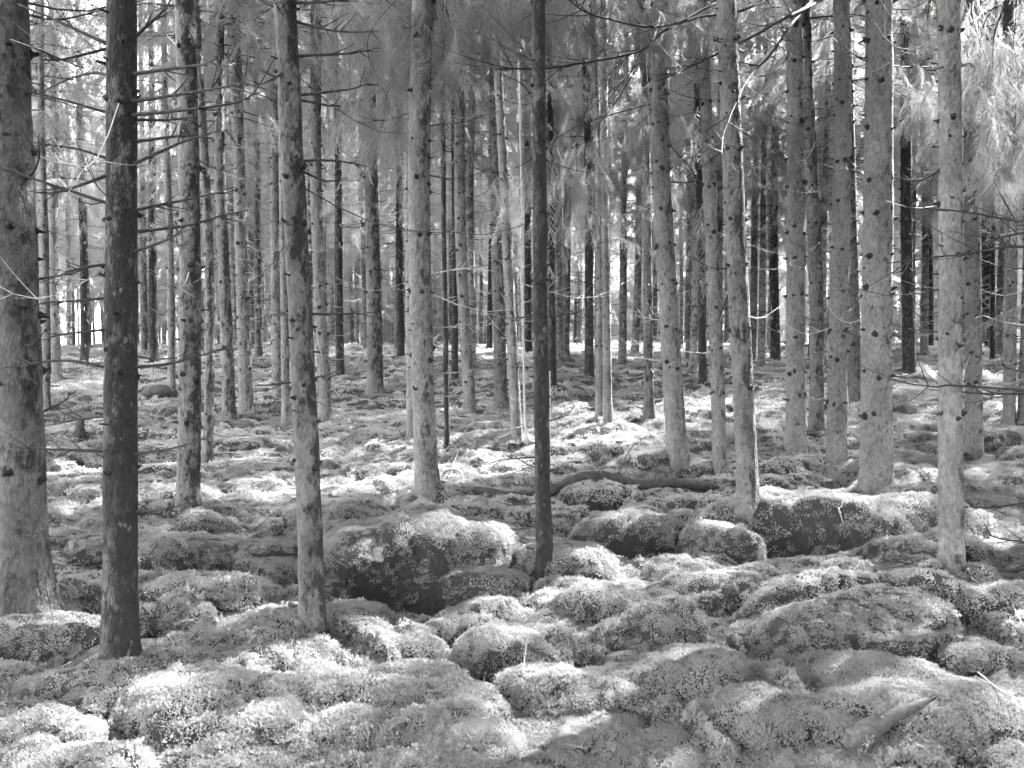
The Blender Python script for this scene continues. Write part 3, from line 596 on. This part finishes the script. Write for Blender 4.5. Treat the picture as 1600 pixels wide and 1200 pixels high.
# ------------------------------------------------------------------ moss carpet (stuff)
def moss():
    G = GV[:-1].reshape(gn_, gm_, 3)[:, :gf_]; T1 = np.gradient(G, axis=0); T2 = np.gradient(G, axis=1); Nn = np.cross(T2, T1); Nn /= np.linalg.norm(Nn, axis=2)[:, :, None]+1e-9
    Nn *= np.sign(Nn[..., 2:3]+1e-6)
    r = np.random.default_rng(5); P, RT, SC, IX = [], [], [], []
    lr = np.log(grad)
    AR = np.linalg.norm(np.cross(T2, T1), axis=2); ar0 = np.median(AR/(grad[:, None]**2))
    def put(n, r0, r1, k, smin):
        n = int(n*2.4)
        # equal counts per screen area: uniform in angle and log distance
        lg = r.uniform(math.log(r0), math.log(r1), n); fi = np.interp(lg, lr, np.arange(gn_)); fj = r.uniform(0, gf_-1.001, n); i = np.clip(fi.astype(int), 0, gn_-2); j = fj.astype(int)
        u, v = (fi-i)[:, None], (fj-j)[:, None]
        p = (G[i, j]*(1-u)+G[i+1, j]*u)*(1-v)+(G[i, j+1]*(1-u)+G[i+1, j+1]*u)*v; nn = Nn[i, j]; d = np.exp(lg)
        ar = AR[i, j]/(d*d); ar = ar/ar0; kp = r.random(n) < np.clip(ar/2.6, .3, 1)*np.clip(ss(.0, .6, nn[:, 2])*.5+.5, 0, 1)*np.where(vnoise(p[:, 0]*1.7, p[:, 1]*1.7, 88) < .16, .45, 1)
        for (mx, my, a, b, h) in PW: kp &= (((p[:, 0]-mx)/a)**2+((p[:, 1]-my-.05)/b)**2 > .9) | (r.random(n) < .3)
        p, nn, d = p[kp], nn[kp], d[kp]; nn = nn*.75+np.array([0, 0, .25])+r.normal(0, .12, nn.shape); nn /= np.linalg.norm(nn, axis=1)[:, None]
        # euler XYZ: tilt local Z to the normal, spin random about it
        az = np.arctan2(nn[:, 1], nn[:, 0]); til = np.arccos(np.clip(nn[:, 2], -1, 1)); sp = r.uniform(0, 6.28, len(p))
        ca, sa, ct, st = np.cos(az), np.sin(az), np.cos(til), np.sin(til); cs, sn = np.cos(sp), np.sin(sp)
        # M = Rz(az) Ry(til) Rz(sp)
        m00 = ca*ct*cs-sa*sn; m10 = sa*ct*cs+ca*sn; m20 = -st*cs; m21 = st*sn; m22 = ct
        RT.append(np.stack([np.arctan2(m21, m22), -np.arcsin(np.clip(m20, -1, 1)), np.arctan2(m10, m00)], 1)); P.append(p)
        SC.append(np.maximum(smin, k*d)*r.uniform(.7, 1.35, len(p))*(.8+.5*vnoise(p[:, 0]*2.3, p[:, 1]*2.3, 41))); IX.append(np.where(vnoise(p[:, 0]*.9, p[:, 1]*.9, 55)+r.normal(0, .12, len(p)) > .5, r.integers(0, 3, len(p))*2, r.integers(0, 3, len(p))*2+1))
    put(34000, 2.15, 5.2, .075, .38); put(44000, 5, 14, .07, .38); put(20000, 14, 44, .08, .5)
    o = points_obj('moss', np.vstack(P), np.vstack(RT), np.concatenate(SC), np.concatenate(IX), G_MOSS, M_MOSS); tag(o, 'thick feathery moss carpet over the hummocks', 'moss', kind='stuff')
moss()
# ------------------------------------------------------------------ things on the floor
def base_empty(name, p, label, cat, group=None):
    e = bpy.data.objects.new(name, None); link(e); e.location = p; e.empty_display_size = .1; return tag(e, label, cat, group)
def stick(path, r0, m, label, name='fallen_branch', cat='branch', lift=.02, n=3, group='fallen branches', rise=None):
    P = []
    for i, (px, py) in enumerate(path):
        x, y, z = hit(px, py); P.append([x, y, z+lift+(rise[i] if rise else 0)])
    r = np.random.default_rng(int(path[0][0])); P = np.array(P); C = curve(P-P[0], 6); mb = MB(); add_twig(mb, C, r0, r, n, 6, .25); o = build(mb, name, m); o.location = P[0]; tag(o, label, cat, group); return o
stick([(452, 950), (500, 978), (546, 1008)], .012, M_DEAD, 'dark fallen stick leaning at the foot of the dark-patched leaning spruce')
stick([(1528, 1058), (1560, 1085), (1592, 1104)], .004, M_PALE, 'pale forked twig lying on moss near the lower right corner', n=4)
stick([(1582, 950), (1590, 968), (1602, 988)], .004, M_PALE, 'bleached twig poking out at the right edge above the forked one')
stick([(1310, 805), (1318, 826)], .006, M_PALE, 'short pale twig standing against the dark mossy bank', rise=[.03, 0])
stick([(1512, 893), (1518, 908), (1530, 917)], .007, M_PALE, 'short pale curved twig at the foot of the near blotched spruce')
stick([(1432, 1172), (1470, 1190), (1490, 1212)], .003, M_PALE, 'thin pale arched twig on moss at the bottom edge')
stick([(612, 1052), (607, 1040), (604, 1028)], .0018, M_PALE, 'short pale upright sprout on the foreground hummock', 'dry_stem', 'stem', rise=[0, .03, .06])
stick([(816, 1075), (822, 1040), (832, 1000)], .0014, M_PALE, 'long thin dry stem rising before the hummock at the centre', 'dry_stem', 'stem', n=0, rise=[0, .06, .1])
stick([(965, 745), (985, 722), (1010, 712)], .007, M_DEAD, 'bare branchy twig sticking up behind the fallen log', n=6, rise=[0, .1, .16])
stick([(690, 770), (715, 722), (730, 700)], .006, M_DEAD, 'bare forked twig sticking up beside the root-footed spruce', n=6, rise=[0, .06, .12])
stick([(600, 690), (640, 706), (590, 740)], .006, M_DEAD, 'thin arched twig left of the root-footed spruce', n=2, rise=[.02, .1, 0])
stick([(300, 760), (350, 790), (372, 800)], .006, M_PALE, 'pale thin twig on the sunny moss right of the two-toned spruce')
stick([(1270, 645), (1240, 650), (1205, 660)], .012, M_PALE, 'pale stick lying far back before the knotty group', n=1)
# fallen log
def log():
    P = []
    for px, py in ((740, 772), (830, 768), (930, 768), (1010, 770), (1060, 768), (1104, 764)):
        x, y, z = hit(px, py); P.append([x, y, z])
    P = np.array(P); P[:, 1] = np.linspace(P[0, 1], P[-1, 1], len(P)); P[:, 2] = np.maximum(P[:, 2], [hz(a, b) for a, b in P[:, :2]])+.02; O = P[0].copy()
    root = base_empty('fallen_log', O, 'dark rotten log lying across the moss behind the slender central spruce', 'log')
    C = curve(P-O, 8); r = np.random.default_rng(3); mb = MB(); mb.tube(C, .042*(1+.25*(r.random(len(C))-.5)), 12); build(mb, 'stem', M_LOG, root)
    for q in (12, 20, 27, 33):
        mb = MB(); add_twig(mb, twig_path(C[q], r.uniform(0, 6.28), r.uniform(.2, .4), r, .5), .006, r, 3, 4); build(mb, 'branch_stub', M_DEAD, root)
log()
def arch():
    x, y, z = hit(706, 752); y -= .02; w = .085; h = .10; O = np.array([x, y, hz(x, y)])
    C = curve([(-w, 0, -.04), (-w*.95, 0, h*.6), (-w*.5, .01, h), (w*.5, .01, h), (w, 0, h*.5), (w*1.1, -.02, -.04)], 6); mb = MB(); mb.tube(C, .011, 8); o = build(mb, 'arched_root', M_PALE); o.location = O
    tag(o, 'small pale arched root loop beside the foot of the root-footed spruce', 'root')
arch()
def stone(px, py, w, hgt, label, seed, name='mossy_stone'):
    x, y, z = hit(px, py); s = w/FPX*y/2; r = np.random.default_rng(seed); n, m = 14, 20
    ph = np.linspace(.02, math.pi-.02, n); th = np.arange(m)*2*math.pi/m; A, B = np.meshgrid(ph, th, indexing='ij')
    f = 1+.35*fbm(np.cos(B)*np.sin(A)*2+seed, np.cos(A)*2+np.sin(B)*np.sin(A)*2, seed, 3)
    V = np.stack([s*f*np.sin(A)*np.cos(B), s*.8*f*np.sin(A)*np.sin(B), s*hgt*f*np.cos(A)], -1).reshape(-1, 3)
    i, j = np.meshgrid(np.arange(n-1), np.arange(m), indexing='ij'); k = (j+1) % m; F = np.stack([i*m+j, (i+1)*m+j, (i+1)*m+k, i*m+k], -1).reshape(-1, 4)
    o = obj(name, V, F, M_ROCK); o.location = (x, y, hz(x, y)+s*hgt*.3); tag(o, label, 'stone', 'stones on the forest floor')
stone(1440, 708, 20, .8, 'small dark rounded stone between the stout pale and near blotched spruces', 2)
stone(246, 616, 46, .5, 'dark domed stone far back between the nearest and two-toned spruces', 5)
stone(880, 566, 34, .5, 'dark stone in the distance right of the slender central spruce', 8)
stone(1345, 562, 26, .5, 'dark stone in the distance behind the stout pale spruce', 9)
stone(1120, 560, 24, .5, 'dark stone in the distance beyond the thin spruce', 12)
def stump():
    x, y, z = hit(125, 680); d = 13/FPX*y; r = np.random.default_rng(4); V, F, ax, ra = trunk_mesh(d, 2.2, (.02, 0), r, 0, .4); V[:, 2] = np.minimum(V[:, 2], .17+.03*np.sin(V[:, 0]*60))
    o = obj('tree_stump', V, F, M_LOG, None, True, (x, y, hz(x, y))); tag(o, 'little dark stump on pale moss right of the thickest spruce', 'stump')
stump()
def slab():
    a, b = hit(1318, 1182), hit(1462, 1112); c = hit(1385, 1150); P = curve([(a[0], a[1], a[2]+.035), (c[0], c[1], max(c[2], (a[2]+b[2])/2)+.04), (b[0], b[1], b[2]+.05)], 10); O = P[0].copy(); P = P-O
    n = len(P); t = np.linspace(0, 1, n); w = np.interp(t, [0, .15, .4, .8, 1], [.012, .042, .034, .02, .004])*(1+.7*fbm(t*22, t*0, 4)); T = np.gradient(P, axis=0); s = np.cross(T, [0, -.5, 1]); s /= np.linalg.norm(s, axis=1)[:, None]
    up = np.array([0, -.3, 1])*.005; V = np.vstack([P-s*w[:, None], P+up+s*w[:, None]*0, P+s*w[:, None], P-s*w[:, None]*.9-up, P+s*w[:, None]*.9-up]); F = []
    for i in range(n-1):
        for (p, q) in ((0, 1), (1, 2), (2, 4), (4, 3), (3, 0)): F.append((p*n+i, q*n+i, q*n+i+1, p*n+i+1))
    o = obj('bark_slab', V, F, M_SLAB); o.location = O; tag(o, 'long flat grey strip of bark lying on moss at the lower right', 'bark')
slab()
# thin sunlit saplings
def sapling(path, r0, label, Y=None):
    x, y, z = hit(*path[0]); y = Y or y; P = np.array([at(px, py, y) for px, py in path]); O = np.array([P[0][0], y, min(P[0][2], hz(P[0][0], y)-.03)]); P[0] = O
    root = base_empty('spruce_sapling', O, label, 'sapling'); C = curve(P-O, 10); mb = MB(); n = len(C); R = np.linspace(r0, r0*.55, n); R[:4] *= np.linspace(2.6, 1.1, 4); mb.tube(C, R, 8); build(mb, 'trunk', M_PALE, root)
    r = np.random.default_rng(6)
    for i in range(6, n-1, 3):
        mb = MB(); add_twig(mb, twig_path(C[i], r.uniform(0, 6.28), r.uniform(.15, .4), r, .1), .004, r, 2, 3); build(mb, 'dead_branch', M_PALE, root)
sapling([(823, 692), (820, 640), (818, 540), (815, 440), (816, 340), (812, 180), (808, 60), (806, -40)], .016, 'white sunlit sapling stem in the middle, beside the pale bowed spruce')
sapling([(1322, 640), (1321, 500), (1320, 350), (1321, 180), (1322, 40), (1322, -60)], .018, 'thread-thin sunlit sapling between the knotty and the stout pale spruce')
sapling([(858, 760), (860, 640), (859, 580)], .008, 'short thin pale snag against the right side of the slender central spruce')
# dry grass and stems among the moss
def grass():
    r = np.random.default_rng(17); V = []
    for _ in range(170):
        y = math.exp(r.uniform(math.log(2.2), math.log(9))); x = y*r.uniform(-.66, .66); p = np.array([x, y, hz(x, y)]) if _ < 0 else None
        V.append((x, y))
    xy = np.array(V); z = [hz(a, b) for a, b in xy]; T = []
    for (x, y), zz in zip(xy, z):
        L = r.uniform(.05, .13); a = r.uniform(0, 6.28); d = np.array([math.cos(a), math.sin(a), 0]); s = np.array([-d[1], d[0], 0])*.0011; p = np.array([x, y, zz+.01]); l = r.uniform(.1, .8)
        q = [p, p+d*L*.3*l+[0, 0, L*.6], p+d*L*l+[0, 0, L]]
        T += [[q[0]-s, q[0]+s, q[1]+s], [q[0]-s, q[1]+s, q[1]-s], [q[1]-s, q[1]+s, q[2]]]
    T = np.array(T).reshape(-1, 3); o = obj('dry_grass', T, np.arange(len(T)).reshape(-1, 3), M_GRASS, None, False); tag(o, 'sparse dry grass blades poking through the moss', 'grass', kind='stuff')
grass()
# ------------------------------------------------------------------ the far wood behind, a mass of small stems and needles (stuff)
def far_wood():
    r = np.random.default_rng(23); mb = MB(); P, D, SC = [], [], []
    for _ in range(420):
        y = r.uniform(56, 88); x = y*r.uniform(-.75, .75); px = CX+FPX*x/y
        clr = 75 < px < 262
        z = hz(x, y)-.1; H = r.uniform(11, 18) if clr or r.random() < .65 else r.uniform(3, 7); mb.tube(np.array([[x, y, z], [x+r.normal(0, .1), y, z+H*.5], [x+r.normal(0, .2), y, z+H]]), [r.uniform(.08, .15), .08, .02], 6, False)
        low = r.uniform(.3, 3.) if not clr else max(H*.4, 4.6)
        for k in range(56):
            u = r.random(); zz = low+(H-low)*u; R = 2.2*(1-u)**.7+.2; a = r.uniform(0, 6.28); q = R*math.sqrt(r.uniform(.05, 1))
            P.append((x+math.cos(a)*q, y+math.sin(a)*q, z+zz-.25*q)); D.append((math.cos(a), math.sin(a), -r.uniform(.1, .6))); SC.append(r.uniform(2.0, 3.4))
    for _ in range(1500):                         # young spruces and brush below the far stems
        y = r.uniform(46, 64); x = y*r.uniform(-.72, .72); px = CX+FPX*x/y
        if 75 < px < 262: continue
        a = r.uniform(0, 6.28); P.append((x, y, 1.6+4.2*r.random()**1.5)); D.append((math.cos(a), math.sin(a), r.uniform(-.5, .3))); SC.append(r.uniform(1.6, 3.))
    o = build(mb, 'distant_forest', BARK['f']); tag(o, 'distant mass of spruces closing the view behind the stand', 'forest', kind='stuff')
    P, D = np.array(P), np.array(D); f = points_obj('foliage', P, eulers(D, r.normal(0, .4, len(P))), SC, r.integers(0, 6, len(P)), G_SPRAY, M_NEEDLE, o); f['kind'] = 'stuff'
far_wood()
